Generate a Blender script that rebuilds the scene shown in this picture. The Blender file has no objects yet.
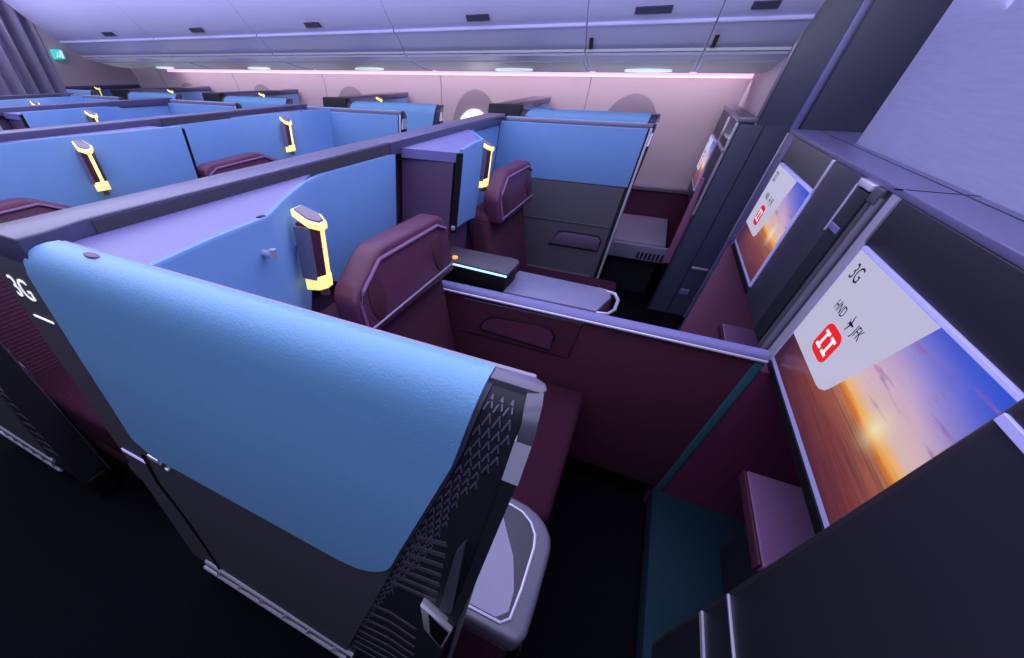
import bpy, bmesh, math, random
from mathutils import Vector, Matrix
random.seed(7)
SC = bpy.context.scene
COL = SC.collection
PI = math.pi
H = 1.27          # eye height
T = 1.086         # top of the suite walls
PITCH = 1.31      # row pitch
YC = 2.68         # mirror: y -> YC - y

# ------------------------------------------------------------------ materials
def lin(c):
    return tuple(((v / 255) / 12.92 if v / 255 <= .04045 else ((v / 255 + .055) / 1.055) ** 2.4) for v in c) + (1,)

def mat(name, rgb, rough=.5, metal=0., noise=0., nscale=60, bump=0., bscale=300, coat=0., spec=.5, emit=None, estr=0.):
    m = bpy.data.materials.new(name); m.use_nodes = True
    nt = m.node_tree; b = nt.nodes['Principled BSDF']
    b.inputs['Roughness'].default_value = rough
    b.inputs['Metallic'].default_value = metal
    b.inputs['Specular IOR Level'].default_value = spec
    b.inputs['Coat Weight'].default_value = coat
    b.inputs['Base Color'].default_value = lin(rgb)
    if max(rgb) < 90 and spec == .5: b.inputs['Specular IOR Level'].default_value = .25
    tc = nt.nodes.new('ShaderNodeTexCoord')
    if noise:
        n = nt.nodes.new('ShaderNodeTexNoise'); n.inputs['Scale'].default_value = nscale; n.inputs['Detail'].default_value = 4
        nt.links.new(tc.outputs['Object'], n.inputs['Vector'])
        mx = nt.nodes.new('ShaderNodeMix'); mx.data_type = 'RGBA'
        c = lin(rgb)
        mx.inputs['A'].default_value = tuple(v * (1 - noise) for v in c[:3]) + (1,)
        mx.inputs['B'].default_value = tuple(min(1, v * (1 + noise)) for v in c[:3]) + (1,)
        nt.links.new(n.outputs['Fac'], mx.inputs['Factor'])
        nt.links.new(mx.outputs['Result'], b.inputs['Base Color'])
    if bump:
        n2 = nt.nodes.new('ShaderNodeTexNoise'); n2.inputs['Scale'].default_value = bscale; n2.inputs['Detail'].default_value = 3
        nt.links.new(tc.outputs['Object'], n2.inputs['Vector'])
        bp = nt.nodes.new('ShaderNodeBump'); bp.inputs['Strength'].default_value = bump; bp.inputs['Distance'].default_value = .002
        nt.links.new(n2.outputs['Fac'], bp.inputs['Height']); nt.links.new(bp.outputs['Normal'], b.inputs['Normal'])
    if emit:
        b.inputs['Emission Color'].default_value = lin(emit); b.inputs['Emission Strength'].default_value = estr
    return m

M = {}
M['blue'] = mat('blue_leather', (112, 163, 212), .40, bump=.25, bscale=420, noise=.04, nscale=30)
M['blue_in'] = mat('blue_fabric_panel', (102, 143, 200), .6, noise=.04, nscale=25)
M['grey'] = mat('charcoal_shell', (76, 73, 85), .5, noise=.05, nscale=20)
M['greyd'] = mat('dark_graphite', (38, 37, 47), .45)
M['ledge'] = mat('plum_grey_ledge', (78, 76, 110), .32, noise=.05, nscale=15)
M['frame'] = mat('smoked_silver_frame', (92, 88, 108), .3, metal=.35)
M['laven'] = mat('pale_lavender_laminate', (108, 105, 162), .42)
M['maroon'] = mat('maroon_leather', (88, 46, 72), .36, bump=.12, bscale=350)
M['maroonp'] = mat('maroon_panel', (72, 36, 54), .5, noise=.05)
M['plum'] = mat('plum_panel', (86, 66, 98), .5)
M['silver'] = mat('satin_silver', (196, 192, 215), .3, metal=.45)
M['pewter'] = mat('pewter_trim', (140, 132, 156), .4, metal=.5)
M['chrome'] = mat('bright_chrome', (230, 230, 240), .22, metal=.6)
M['white'] = mat('white_laminate', (112, 111, 146), .4, noise=.14, nscale=18)
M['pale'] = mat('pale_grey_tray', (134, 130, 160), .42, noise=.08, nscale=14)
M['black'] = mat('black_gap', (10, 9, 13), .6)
M['carpet'] = mat('navy_carpet', (5, 5, 13), .95, bump=.4, bscale=500, noise=.25, nscale=200, spec=.1)
M['teal'] = mat('teal_floor_mat', (10, 40, 56), .8, noise=.08, nscale=60)
M['mauve'] = mat('mauve_fabric', (118, 82, 126), .7, noise=.06, nscale=120)
M['rose'] = mat('rose_footwell_panel', (150, 94, 134), .6)
M['magenta'] = mat('dark_magenta_panel', (92, 34, 74), .6)
M['tealstrip'] = mat('teal_edge_strip', (40, 86, 100), .4)
M['rim'] = mat('grey_armrest_rim', (100, 96, 116), .35, metal=.2)
M['plate'] = mat('bright_frame_plate', (214, 210, 236), .25, metal=.3)
M['baygrey'] = mat('warm_grey_bay_panel', (86, 84, 86), .45)
M['gun'] = mat('gunmetal_moulding', (120, 116, 128), .28, metal=.85)
M['wallp'] = mat('pale_pink_liner', (190, 176, 188), .5)
M['bulk'] = mat('lavender_grain_bulkhead', (150, 150, 188), .5)
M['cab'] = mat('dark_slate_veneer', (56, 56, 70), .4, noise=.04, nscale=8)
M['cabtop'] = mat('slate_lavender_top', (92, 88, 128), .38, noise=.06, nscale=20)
M['mono'] = mat('slate_monument', (66, 68, 94), .42)
M['bin'] = mat('bin_lavender_plastic', (160, 160, 204), .38)
M['binlow'] = mat('bin_grey_underside', (150, 152, 166), .4)
M['ceil'] = mat('ceiling_lavender', (190, 188, 225), .6)
M['slot'] = mat('dark_latch', (52, 52, 74), .5)
M['curtain'] = mat('grey_violet_curtain', (158, 150, 180), .85)
M['lampy'] = mat('lit_lamp_rim', (255, 240, 170), .5, emit=(255, 236, 120), estr=.95)
M['lampw'] = mat('lamp_lens', (112, 102, 122), .3)
M['cove'] = mat('cove_light_strip', (255, 220, 250), .5, emit=(255, 196, 244), estr=.95)
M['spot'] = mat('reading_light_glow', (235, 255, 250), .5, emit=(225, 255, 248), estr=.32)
M['ledstrip'] = mat('cyan_edge_light', (190, 240, 255), .5, emit=(170, 225, 255), estr=1.0)
M['amber'] = mat('amber_indicator', (255, 160, 60), .5, emit=(255, 150, 60), estr=1.2)
M['pane'] = mat('daylit_window_pane', (255, 250, 255), .3, emit=(250, 246, 255), estr=1.5)
M['shade'] = mat('tinted_window_reveal', (140, 130, 146), .5)
M['signw'] = mat('white_lettering', (240, 240, 250), .5, emit=(235, 240, 255), estr=.75)
M['sline'] = mat('pale_strip_light', (190, 180, 230), .4, emit=(170, 160, 235), estr=.45)
M['exit'] = mat('green_exit_sign', (60, 190, 190), .5, emit=(60, 205, 200), estr=.8)
M['ink'] = mat('dark_screen_ink', (30, 32, 40), .6)
M['red'] = mat('red_screen_badge', (215, 30, 30), .5, emit=(225, 24, 28), estr=.6)
M['screenw'] = mat('white_screen_mark', (240, 235, 235), .5, emit=(235, 228, 232), estr=.8)
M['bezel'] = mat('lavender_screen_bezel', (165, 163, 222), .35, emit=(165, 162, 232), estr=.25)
M['etch'] = mat('pewter_chevron_mark', (106, 102, 132), .35, metal=.3)
M['rib'] = M['maroon']

def seat_fabric():
    m = mat('ribbed_maroon_fabric', (72, 34, 56), .75)
    nt = m.node_tree; b = nt.nodes['Principled BSDF']
    tc = nt.nodes['Texture Coordinate']
    w = nt.nodes.new('ShaderNodeTexWave'); w.inputs['Scale'].default_value = 26; w.bands_direction = 'Z'
    nt.links.new(tc.outputs['Object'], w.inputs['Vector'])
    bp = nt.nodes.new('ShaderNodeBump'); bp.inputs['Strength'].default_value = .3; bp.inputs['Distance'].default_value = .003
    nt.links.new(w.outputs['Fac'], bp.inputs['Height']); nt.links.new(bp.outputs['Normal'], b.inputs['Normal'])
    return m
M['fabric'] = seat_fabric()

def cushion_fabric():
    m = mat('woven_maroon_cushion', (52, 22, 40), .9, spec=.1, bump=1., bscale=70, noise=.2, nscale=90)
    return m
M['weave'] = cushion_fabric()

def bulkhead_grain():
    m = M['bulk']; nt = m.node_tree; b = nt.nodes['Principled BSDF']; tc = nt.nodes['Texture Coordinate']
    mp = nt.nodes.new('ShaderNodeMapping'); mp.inputs['Scale'].default_value = (1, 4, 60); mp.inputs['Rotation'].default_value = (.12, 0, 0)
    n = nt.nodes.new('ShaderNodeTexNoise'); n.inputs['Scale'].default_value = 2.2; n.inputs['Detail'].default_value = 5
    r = nt.nodes.new('ShaderNodeValToRGB')
    r.color_ramp.elements[0].position = .35; r.color_ramp.elements[0].color = lin((142, 143, 180))
    r.color_ramp.elements[1].position = .65; r.color_ramp.elements[1].color = lin((148, 149, 186))
    nt.links.new(tc.outputs['Object'], mp.inputs['Vector']); nt.links.new(mp.outputs['Vector'], n.inputs['Vector'])
    nt.links.new(n.outputs['Fac'], r.inputs['Fac']); nt.links.new(r.outputs['Color'], b.inputs['Base Color'])
bulkhead_grain()

def screen_mat():
    """sunset over the sea: emission driven by the screen's own 0..1 coordinates"""
    m = bpy.data.materials.new('lit_sunset_screen'); m.use_nodes = True
    nt = m.node_tree; b = nt.nodes['Principled BSDF']; L = nt.links.new
    N = nt.nodes.new
    uv = N('ShaderNodeUVMap'); sp = N('ShaderNodeSeparateXYZ'); L(uv.outputs['UV'], sp.inputs[0])
    # vertical ramp with wavy clouds
    mp = N('ShaderNodeMapping'); mp.inputs['Scale'].default_value = (2.2, 9, 1)
    L(uv.outputs['UV'], mp.inputs['Vector'])
    nz = N('ShaderNodeTexNoise'); nz.inputs['Scale'].default_value = 1.6; nz.inputs['Detail'].default_value = 5; L(mp.outputs['Vector'], nz.inputs['Vector'])
    def math_(op, a, c):
        n = N('ShaderNodeMath'); n.operation = op
        for i, v in enumerate((a, c)):
            if isinstance(v, (int, float)): n.inputs[i].default_value = v
            else: L(v, n.inputs[i])
        return n.outputs[0]
    v = math_('ADD', sp.outputs['Y'], math_('MULTIPLY', math_('SUBTRACT', nz.outputs['Fac'], .5), .10))
    ra = N('ShaderNodeValToRGB'); cr = ra.color_ramp
    st = [(0, (92, 42, 58)), (.2, (130, 64, 62)), (.33, (160, 90, 76)), (.39, (186, 120, 84)), (.425, (226, 124, 30)), (.46, (248, 190, 110)), (.53, (228, 194, 192)), (.68, (212, 180, 208)), (.84, (166, 150, 220)), (1, (96, 110, 220))]
    cr.elements[0].position = 0; cr.elements[0].color = lin(st[0][1]); cr.elements[1].position = 1; cr.elements[1].color = lin(st[-1][1])
    for p, c in st[1:-1]:
        e = cr.elements.new(p); e.color = lin(c)
    L(v, ra.inputs['Fac'])
    # bluer to the right/top
    bl = math_('MULTIPLY', math_('SUBTRACT', math_('ADD', math_('MULTIPLY', sp.outputs['X'], .62), sp.outputs['Y']), 1.20), 2.6)
    mx = N('ShaderNodeMix'); mx.data_type = 'RGBA'; mx.clamp_factor = True
    L(bl, mx.inputs['Factor']); L(ra.outputs['Color'], mx.inputs['A']); mx.inputs['B'].default_value = lin((44, 84, 218))
    # dark plum at the far left of the sea
    dk = math_('MULTIPLY', math_('SUBTRACT', .34, sp.outputs['X']), 2.6)
    mx2 = N('ShaderNodeMix'); mx2.data_type = 'RGBA'; mx2.clamp_factor = True
    L(dk, mx2.inputs['Factor']); L(mx.outputs['Result'], mx2.inputs['A']); mx2.inputs['B'].default_value = lin((44, 26, 58))
    # dark cloud wisps above the horizon
    mp2 = N('ShaderNodeMapping'); mp2.inputs['Scale'].default_value = (3.0, 13, 1); mp2.inputs['Location'].default_value = (.35, .1, 0); L(uv.outputs['UV'], mp2.inputs['Vector'])
    n2 = N('ShaderNodeTexNoise'); n2.inputs['Scale'].default_value = 1.5; n2.inputs['Detail'].default_value = 4; L(mp2.outputs['Vector'], n2.inputs['Vector'])
    cl = math_('MULTIPLY', math_('SUBTRACT', n2.outputs['Fac'], .58), 7.)
    up = math_('GREATER_THAN', sp.outputs['Y'], .5)
    mx3 = N('ShaderNodeMix'); mx3.data_type = 'RGBA'; mx3.clamp_factor = True
    L(math_('MULTIPLY', cl, up), mx3.inputs['Factor']); L(mx2.outputs['Result'], mx3.inputs['A']); mx3.inputs['B'].default_value = lin((150, 104, 170))
    mp5 = N('ShaderNodeMapping'); mp5.inputs['Scale'].default_value = (2.0, 40, 1); L(uv.outputs['UV'], mp5.inputs['Vector'])
    n5 = N('ShaderNodeTexNoise'); n5.inputs['Scale'].default_value = 1.4; n5.inputs['Detail'].default_value = 3; L(mp5.outputs['Vector'], n5.inputs['Vector'])
    sea = math_('LESS_THAN', sp.outputs['Y'], .41)
    mx5 = N('ShaderNodeMix'); mx5.data_type = 'RGBA'; mx5.clamp_factor = True
    L(math_('MULTIPLY', math_('MULTIPLY', math_('SUBTRACT', n5.outputs['Fac'], .45), 2.2), sea), mx5.inputs['Factor']); L(mx3.outputs['Result'], mx5.inputs['A']); mx5.inputs['B'].default_value = lin((70, 40, 66))
    # the sun
    dx = math_('SUBTRACT', sp.outputs['X'], .80); dy = math_('MULTIPLY', math_('SUBTRACT', sp.outputs['Y'], .475), .58)
    d = math_('SQRT', math_('ADD', math_('MULTIPLY', dx, dx), math_('MULTIPLY', dy, dy)), 0)
    s = math_('POWER', math_('SUBTRACT', 1., math_('MINIMUM', math_('MULTIPLY', d, 9.), 1.)), 2.2)
    mx4 = N('ShaderNodeMix'); mx4.data_type = 'RGBA'; mx4.clamp_factor = True
    L(s, mx4.inputs['Factor']); L(mx5.outputs['Result'], mx4.inputs['A']); mx4.inputs['B'].default_value = lin((255, 238, 190))
    b.inputs['Base Color'].default_value = lin((14, 14, 20)); b.inputs['Roughness'].default_value = .25
    L(mx4.outputs['Result'], b.inputs['Emission Color']); b.inputs['Emission Strength'].default_value = .85
    return m
M['screen'] = screen_mat()

def card_mat():
    m = mat('pale_screen_card', (190, 188, 205), .3, emit=(204, 203, 234), estr=.80)
    nt = m.node_tree; b = nt.nodes['Principled BSDF']; b.inputs['Base Color'].default_value = lin((14, 14, 20))
    b.inputs['Alpha'].default_value = .86
    return m
M['card'] = card_mat()

# ------------------------------------------------------------------ mesh helpers
def new(): return bmesh.new()

def box(bm, x0, x1, y0, y1, z0, z1):
    v = [bm.verts.new((x, y, z)) for x in (x0, x1) for y in (y0, y1) for z in (z0, z1)]
    for f in ((0, 1, 3, 2), (4, 6, 7, 5), (0, 4, 5, 1), (2, 3, 7, 6), (0, 2, 6, 4), (1, 5, 7, 3)):
        bm.faces.new([v[i] for i in f])
    return bm

def rbox(bm, x0, x1, y0, y1, z0, z1, r=.01, seg=3):
    t = new(); box(t, x0, x1, y0, y1, z0, z1)
    bmesh.ops.recalc_face_normals(t, faces=t.faces)
    bmesh.ops.bevel(t, geom=list(t.edges), offset=r, segments=seg, profile=.5, affect='EDGES')
    me = bpy.data.meshes.new('tmp'); t.to_mesh(me); t.free(); bm.from_mesh(me); bpy.data.meshes.remove(me)
    return bm

def prism(bm, pts, axis, a, b, r=0., seg=3, caps_only=False):
    """extrude a closed polygon. axis 'x': pts are (y,z); 'y': (x,z); 'z': (x,y)"""
    def P(p, t):
        return {'x': (t, p[0], p[1]), 'y': (p[0], t, p[1]), 'z': (p[0], p[1], t)}[axis]
    t = new()
    A = [t.verts.new(P(p, a)) for p in pts]; B = [t.verts.new(P(p, b)) for p in pts]
    t.faces.new(A); t.faces.new(B[::-1]); n = len(pts)
    for i in range(n): t.faces.new((A[i], B[i], B[(i + 1) % n], A[(i + 1) % n]))
    bmesh.ops.recalc_face_normals(t, faces=t.faces)
    if r:
        if caps_only:
            ed = [e for e in t.edges if (e.verts[0] in A and e.verts[1] in A) or (e.verts[0] in B and e.verts[1] in B)]
            ed = [e for e in t.edges if all(v in set(A) for v in e.verts) or all(v in set(B) for v in e.verts)]
        else: ed = list(t.edges)
        bmesh.ops.bevel(t, geom=ed, offset=r, segments=seg, profile=.5, affect='EDGES')
    me = bpy.data.meshes.new('tmp'); t.to_mesh(me); t.free(); bm.from_mesh(me); bpy.data.meshes.remove(me)
    return bm

def tube(bm, pts, r, n=10, closed=False, flat=1.):
    pts = [Vector(p) for p in pts]; rings = []
    N = len(pts)
    for i, p in enumerate(pts):
        if closed: d = pts[(i + 1) % N] - pts[i - 1]
        else: d = (pts[min(i + 1, N - 1)] - pts[max(i - 1, 0)])
        d.normalize()
        u = Vector((0, 0, 1)) if abs(d.z) < .9 else Vector((0, 1, 0))
        s = d.cross(u).normalized(); w = s.cross(d).normalized()
        rings.append([bm.verts.new(p + s * math.cos(2 * PI * k / n) * r + w * math.sin(2 * PI * k / n) * r * flat) for k in range(n)])
    for i in range(N if closed else N - 1):
        a, b = rings[i], rings[(i + 1) % N]
        for k in range(n): bm.faces.new((a[k], a[(k + 1) % n], b[(k + 1) % n], b[k]))
    if not closed:
        bm.faces.new(rings[0][::-1]); bm.faces.new(rings[-1])
    return bm

def arc(cx, cy, r, a0, a1, n=6):
    return [(cx + r * math.cos(math.radians(a0 + (a1 - a0) * i / n)), cy + r * math.sin(math.radians(a0 + (a1 - a0) * i / n))) for i in range(n + 1)]

def rrect(x0, x1, y0, y1, r, n=5):
    return arc(x1 - r, y1 - r, r, 0, 90, n) + arc(x0 + r, y1 - r, r, 90, 180, n) + arc(x0 + r, y0 + r, r, 180, 270, n) + arc(x1 - r, y0 + r, r, 270, 360, n)

def root_of(o):
    while o.parent: o = o.parent
    return o

def obj(name, bm, m, parent=None, smooth=True, ang=35, recalc=True):
    if recalc: bmesh.ops.recalc_face_normals(bm, faces=bm.faces)
    if parent is not None:
        bm.transform(Matrix.Translation(-root_of(parent).location))
        loc = None
    else:
        xs = [v.co for v in bm.verts]
        lo = [min(c[i] for c in xs) for i in range(3)]; hi = [max(c[i] for c in xs) for i in range(3)]
        loc = Vector(((lo[0] + hi[0]) / 2, (lo[1] + hi[1]) / 2, lo[2]))
        bm.transform(Matrix.Translation(-loc))
    me = bpy.data.meshes.new(name); bm.to_mesh(me); bm.free()
    if smooth:
        for p in me.polygons: p.use_smooth = True
        me.set_sharp_from_angle(angle=math.radians(ang))
    me.materials.append(M[m] if isinstance(m, str) else m)
    o = bpy.data.objects.new(name, me); COL.objects.link(o)
    if parent is not None: o.parent = parent
    else: o.location = loc
    return o

def tag(o, label, cat, group=None):
    o['label'] = label; o['category'] = cat
    if group: o['group'] = group
    return o

def thing(name, loc, label, cat, group=None):
    o = bpy.data.objects.new(name, None); COL.objects.link(o); o.location = loc; o.empty_display_size = .1
    return tag(o, label, cat, group)

def struct(name, bm, m, parent=None, **k):
    o = obj(name, bm, m, parent, **k)
    if parent is None: o['kind'] = 'structure'
    return o

def dup(root, dx=0., dy=0., mirror=False, label=None, group=None, skip=()):
    """copy a thing with its parts and sub-parts; mirror reflects it in the cabin's centre line"""
    r = root.copy(); COL.objects.link(r)
    x, y, z = root.location
    if mirror:
        r.location = (x + dx, YC - y + dy, z); r.scale = (1, -1, 1)
    else: r.location = (x + dx, y + dy, z)
    if label: r['label'] = label
    if group: r['group'] = group
    for ch in list(root.children):
        if ch.name in skip: continue
        c = ch.copy(); COL.objects.link(c); c.parent = r
        for g in list(ch.children):
            d = g.copy(); COL.objects.link(d); d.parent = c
    return r

def text_bm(bm, s, size, place, depth=.0006, sx=1.):
    """the letters of s as flat raised mesh; place(u, v, w) -> world, u along the reading direction"""
    cu = bpy.data.curves.new('t', 'FONT'); cu.body = s; cu.size = size; cu.extrude = depth; cu.align_x = 'LEFT'
    o = bpy.data.objects.new('t', cu); COL.objects.link(o)
    dg = bpy.context.evaluated_depsgraph_get(); dg.update()
    me = bpy.data.meshes.new_from_object(o.evaluated_get(dg))
    t = new(); t.from_mesh(me)
    for v in t.verts: v.co = Vector(place(v.co.x * sx, v.co.y, v.co.z))
    me2 = bpy.data.meshes.new('tmp'); t.to_mesh(me2); t.free(); bm.from_mesh(me2)
    bpy.data.objects.remove(o); bpy.data.meshes.remove(me); bpy.data.meshes.remove(me2)
    return bm

def lerp_tab(tab, x):
    for (a, fa), (b, fb) in zip(tab, tab[1:]):
        if (a - x) * (b - x) <= 0 and a != b: return fa + (fb - fa) * (x - a) / (b - a)
    return tab[0][1] if abs(x - tab[0][0]) < abs(x - tab[-1][0]) else tab[-1][1]

# ------------------------------------------------------------------ setting
XA, XB = -6.2, 4.0
bm = new(); box(bm, XA, XB, -1.6, 4.25, -.06, 0); struct('floor', bm, 'carpet')
bm = new(); box(bm, XA, XB, -1.6, 4.25, 2.15, 2.2); struct('ceiling', bm, 'ceil')
# sidewall liner: leans in above the windows
prof = [(4.10, 0), (4.10, .56), (4.115, .80), (4.11, 1.0), (4.075, 1.16), (4.02, 1.27), (4.02, 1.3), (4.2, 1.3), (4.2, 0)]
bm = new(); prism(bm, prof, 'x', XA, 1.6); w = struct('wall_window', bm, 'wallp')
for x in (-5.6, -4.36, -3.12, -1.83, -.57):
    bm = new(); prism(bm, [(4.099, .56), (4.1135, .80), (4.1085, 1.0), (4.0735, 1.16), (4.0185, 1.27), (4.03, 1.27), (4.1, 1.1), (4.12, .8), (4.11, .56)], 'x', x - .004, x + .004)
    s = struct('trim_1', bm, 'shade')
bm = new(); rbox(bm, XA, .45, 4.06, 4.11, .54, .575, .008); struct('trim_2', bm, 'pewter')
bm = new(); box(bm, XA, .45, 4.085, 4.11, .0, .54); struct('baseboard_window', bm, 'maroon')

def window(n, x):
    bm = new()
    el = [(x + .205 * math.cos(2 * PI * k / 40), .90 + .235 * math.sin(2 * PI * k / 40)) for k in range(40)]
    def yy(z): return lerp_tab([(.56, 4.10), (.80, 4.115), (1.0, 4.11), (1.16, 4.075)], z)
    rings = []
    for s, d in ((1., -.004), (.97, -.006), (.80, .02)):
        rings.append([bm.verts.new((x + (p[0] - x) * s, yy(.90 + (p[1] - .90) * s) + (d if s > .9 else -.002), .90 + (p[1] - .90) * s)) for p in el])
    for a, b in zip(rings, rings[1:]):
        for k in range(40): bm.faces.new((a[k], a[(k + 1) % 40], b[(k + 1) % 40], b[k]))
    bm.faces.new(rings[-1])
    f = struct('window_%d' % n, bm, 'shade')
    bm = new()
    pts = [(x + .15 * math.cos(2 * PI * k / 36), .84 + .165 * math.sin(2 * PI * k / 36)) for k in range(36)]
    prism(bm, pts, 'y', 4.085, 4.098)
    # keep the pane on the leaning wall
    for v in bm.verts: v.co.y += yy(v.co.z) - 4.11
    obj('pane', bm, 'pane' if n == 2 else 'shade', f)
for i, x in enumerate((-.22, -1.5, -2.82, -4.0, -5.2)): window(i + 1, x)

# bulkheads at the front of the cabin
bm = new(); box(bm, .62, .72, -1.6, 2.12, 1.0, 2.15); struct('wall_front', bm, 'bulk')
bm = new(); box(bm, .45, 2.6, 3.05, 4.19, 0, 2.15); struct('wall_monument', bm, 'mono')
bm = new(); box(bm, .443, .45, 3.05, 4.075, 1.0, 2.0); struct('trim_3', bm, 'wallp')
bm = new(); rbox(bm, .6, .632, 3.035, 3.06, 0, 2.15, .006); struct('trim_4', bm, 'laven')
bm = new(); rbox(bm, .436, .452, 3.038, 3.056, 1.09, 2.15, .004); struct('trim_5', bm, 'pewter')
bm = new(); box(bm, .64, 2.6, 3.035, 3.05, 0, 2.15); struct('door_1', bm, 'mono')
bm = new(); box(bm, 2.5, 2.6, 2.1, 3.05, 0, 2.15); struct('wall_galley', bm, 'greyd')
bm = new(); box(bm, 1.06, 2.5, 2.42, 2.5, 0, 2.15); struct('wall_aisle', bm, 'greyd')
# aft end
bm = new(); box(bm, -6.2, -6.1, -1.6, 4.19, 0, 2.15); struct('wall_aft', bm, 'wallp')

# ------------------------------------------------------------------ overhead bins
BP = [(4.02, 1.262), (3.56, 1.256), (3.50, 1.258), (3.40, 1.268), (3.30, 1.283), (3.20, 1.302), (3.12, 1.322), (3.06, 1.345),
      (3.02, 1.372), (2.96, 1.412), (2.925, 1.438), (2.90, 1.452), (2.86, 1.475), (2.80, 1.520), (2.70, 1.60), (2.58, 1.70), (2.44, 1.80), (2.30, 1.90), (2.3, 2.15), (4.19, 2.15), (4.19, 1.3)]
bx = [.443, .08, -.5, -1.65, -2.8, -3.95, -5.35]
names = ['nearest the front bulkhead, short', 'short one second from the front bulkhead', 'above the nearest round window', 'third long one counted from the front bulkhead', 'fourth long one toward the curtain', 'farthest aft, beside the curtain']
BINS = []
for i, (a, b) in enumerate(zip(bx, bx[1:])):
    t = thing('overhead_bin', ((a + b) / 2, 3.4, 1.25), 'lavender overhead bin over the window seats, ' + names[i], 'overhead bin', 'overhead bins over the window seats')
    bm = new(); prism(bm, BP, 'x', b + .0015, a - .0015); obj('bin_body', bm, 'bin', t, ang=50)
    # lower grey service panel and the bright crease rail
    bm = new()
    pl = [(3.55, 1.251), (3.40, 1.263), (3.30, 1.278), (3.20, 1.297), (3.20, 1.304), (3.3, 1.29), (3.4, 1.276), (3.55, 1.262)]
    prism(bm, pl, 'x', b + .02, a - .02); obj('service_panel', bm, 'binlow', t)
    bm = new(); tube(bm, [(b + .004, 2.922, 1.434), (a - .004, 2.922, 1.434)], .009, 10); obj('crease_rail', bm, 'bin', t)
    bm = new(); tube(bm, [(b + .004, 3.085, 1.330), (a - .004, 3.085, 1.330)], .008, 8); obj('door_lip', bm, 'ceil', t)
    bm = new(); box(bm, b + .004, a - .004, 3.050, 3.075, 1.336, 1.347); obj('door_gap', bm, 'binlow', t)
    # reading light glow
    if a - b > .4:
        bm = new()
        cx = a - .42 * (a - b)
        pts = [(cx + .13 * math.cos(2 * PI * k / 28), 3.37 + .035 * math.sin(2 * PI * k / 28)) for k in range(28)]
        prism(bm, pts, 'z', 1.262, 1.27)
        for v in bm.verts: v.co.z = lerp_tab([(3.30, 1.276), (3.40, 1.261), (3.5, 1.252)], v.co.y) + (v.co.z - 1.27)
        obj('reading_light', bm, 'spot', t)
# latches and small plates on the upper doors (each a part of its bin)
def slot(bi, x, wd):
    t = [o for o in bpy.data.objects if o.get('category') == 'overhead bin'][bi]
    bm = new()
    prism(bm, [(2.868, 1.462), (2.840, 1.482), (2.836, 1.478), (2.864, 1.458)], 'x', x - wd / 2, x + wd / 2)
    obj('latch', bm, 'slot', t)
slot(2, -1.08, .13); slot(3, -2.23, .12); slot(4, -3.34, .13); slot(5, -4.44, .14); slot(1, -.2, .16); slot(0, .24, .1)
for bi, x in ((1, -.493), (0, .087)):
    t = [o for o in bpy.data.objects if o.get('category') == 'overhead bin'][bi]
    bm = new(); prism(bm, [(3.035, 1.352), (2.985, 1.388), (2.98, 1.382), (3.03, 1.346)], 'x', x - .006 + .02, x + .02 + .012)
    obj('seam_latch', bm, 'black', t)
bm = new(); rbox(bm, -5.35, .44, 3.985, 4.03, 1.225, 1.262, .006)
tag(obj('cove_light', bm, 'cove'), 'long pink light strip glowing along the top of the window wall', 'light strip')

# curtain and exit sign at the aft end
bm = new(); n = 90; rows = []
for z in (0, .5, 1.0, 1.5, 2.1):
    row = []
    for i in range(n + 1):
        y = 1.2 + 1.62 * i / n
        row.append(bm.verts.new((-5.42 + .05 * math.sin(i * .95) + .018 * math.sin(i * 2.3 + z), y + (.09 if z < .2 else .02 * math.sin(z * 3)) * .5 - .04 * (1.1 - z) * (1 if 0 else .2), z)))
    rows.append(row)
for a, b in zip(rows, rows[1:]):
    for i in range(n): bm.faces.new((a[i], a[i + 1], b[i + 1], b[i]))
r = bmesh.ops.solidify(bm, geom=list(bm.faces), thickness=.008)
tag(obj('curtain', bm, 'curtain', ang=80), 'grey violet pleated curtain hanging at the aft end of the cabin', 'curtain')
t = thing('exit_sign', (-6.08, 3.22, 1.36), 'small green lit sign on the aft wall beside the curtain', 'sign')
bm = new(); rbox(bm, -6.1, -6.07, 3.19, 3.30, 1.325, 1.40, .005); obj('sign_plate', bm, 'exit', t)
bm = new(); tube(bm, [(-6.068, 3.215, 1.34), (-6.068, 3.235, 1.36), (-6.068, 3.24, 1.38)], .005, 6); tube(bm, [(-6.068, 3.235, 1.36), (-6.068, 3.25, 1.34)], .005, 6); box(bm, -6.07, -6.066, 3.265, 3.285, 1.335, 1.39); obj('pictogram', bm, 'signw', t)

# ------------------------------------------------------------------ suite walls (the low wall on the aisle side of a suite)
WP = [(.262, 1.080), (.258, 1.086), (.247, 1.086), (.238, 1.083), (.230, 1.076), (.2245, 1.064), (.2215, 1.048), (.2195, 1.02), (.2165, .97), (.212, .90), (.207, .80), (.2005, .69), (.192, .50), (.182, .30), (.172, .13)]
ZY = [(z, y) for y, z in WP[2:]]
def yo(z): return lerp_tab(ZY, z)
def front(z): return lerp_tab([(1.1, -.048), (1.0, -.062), (.79, -.118), (.15, -.275), (0, -.31)], z)

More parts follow.
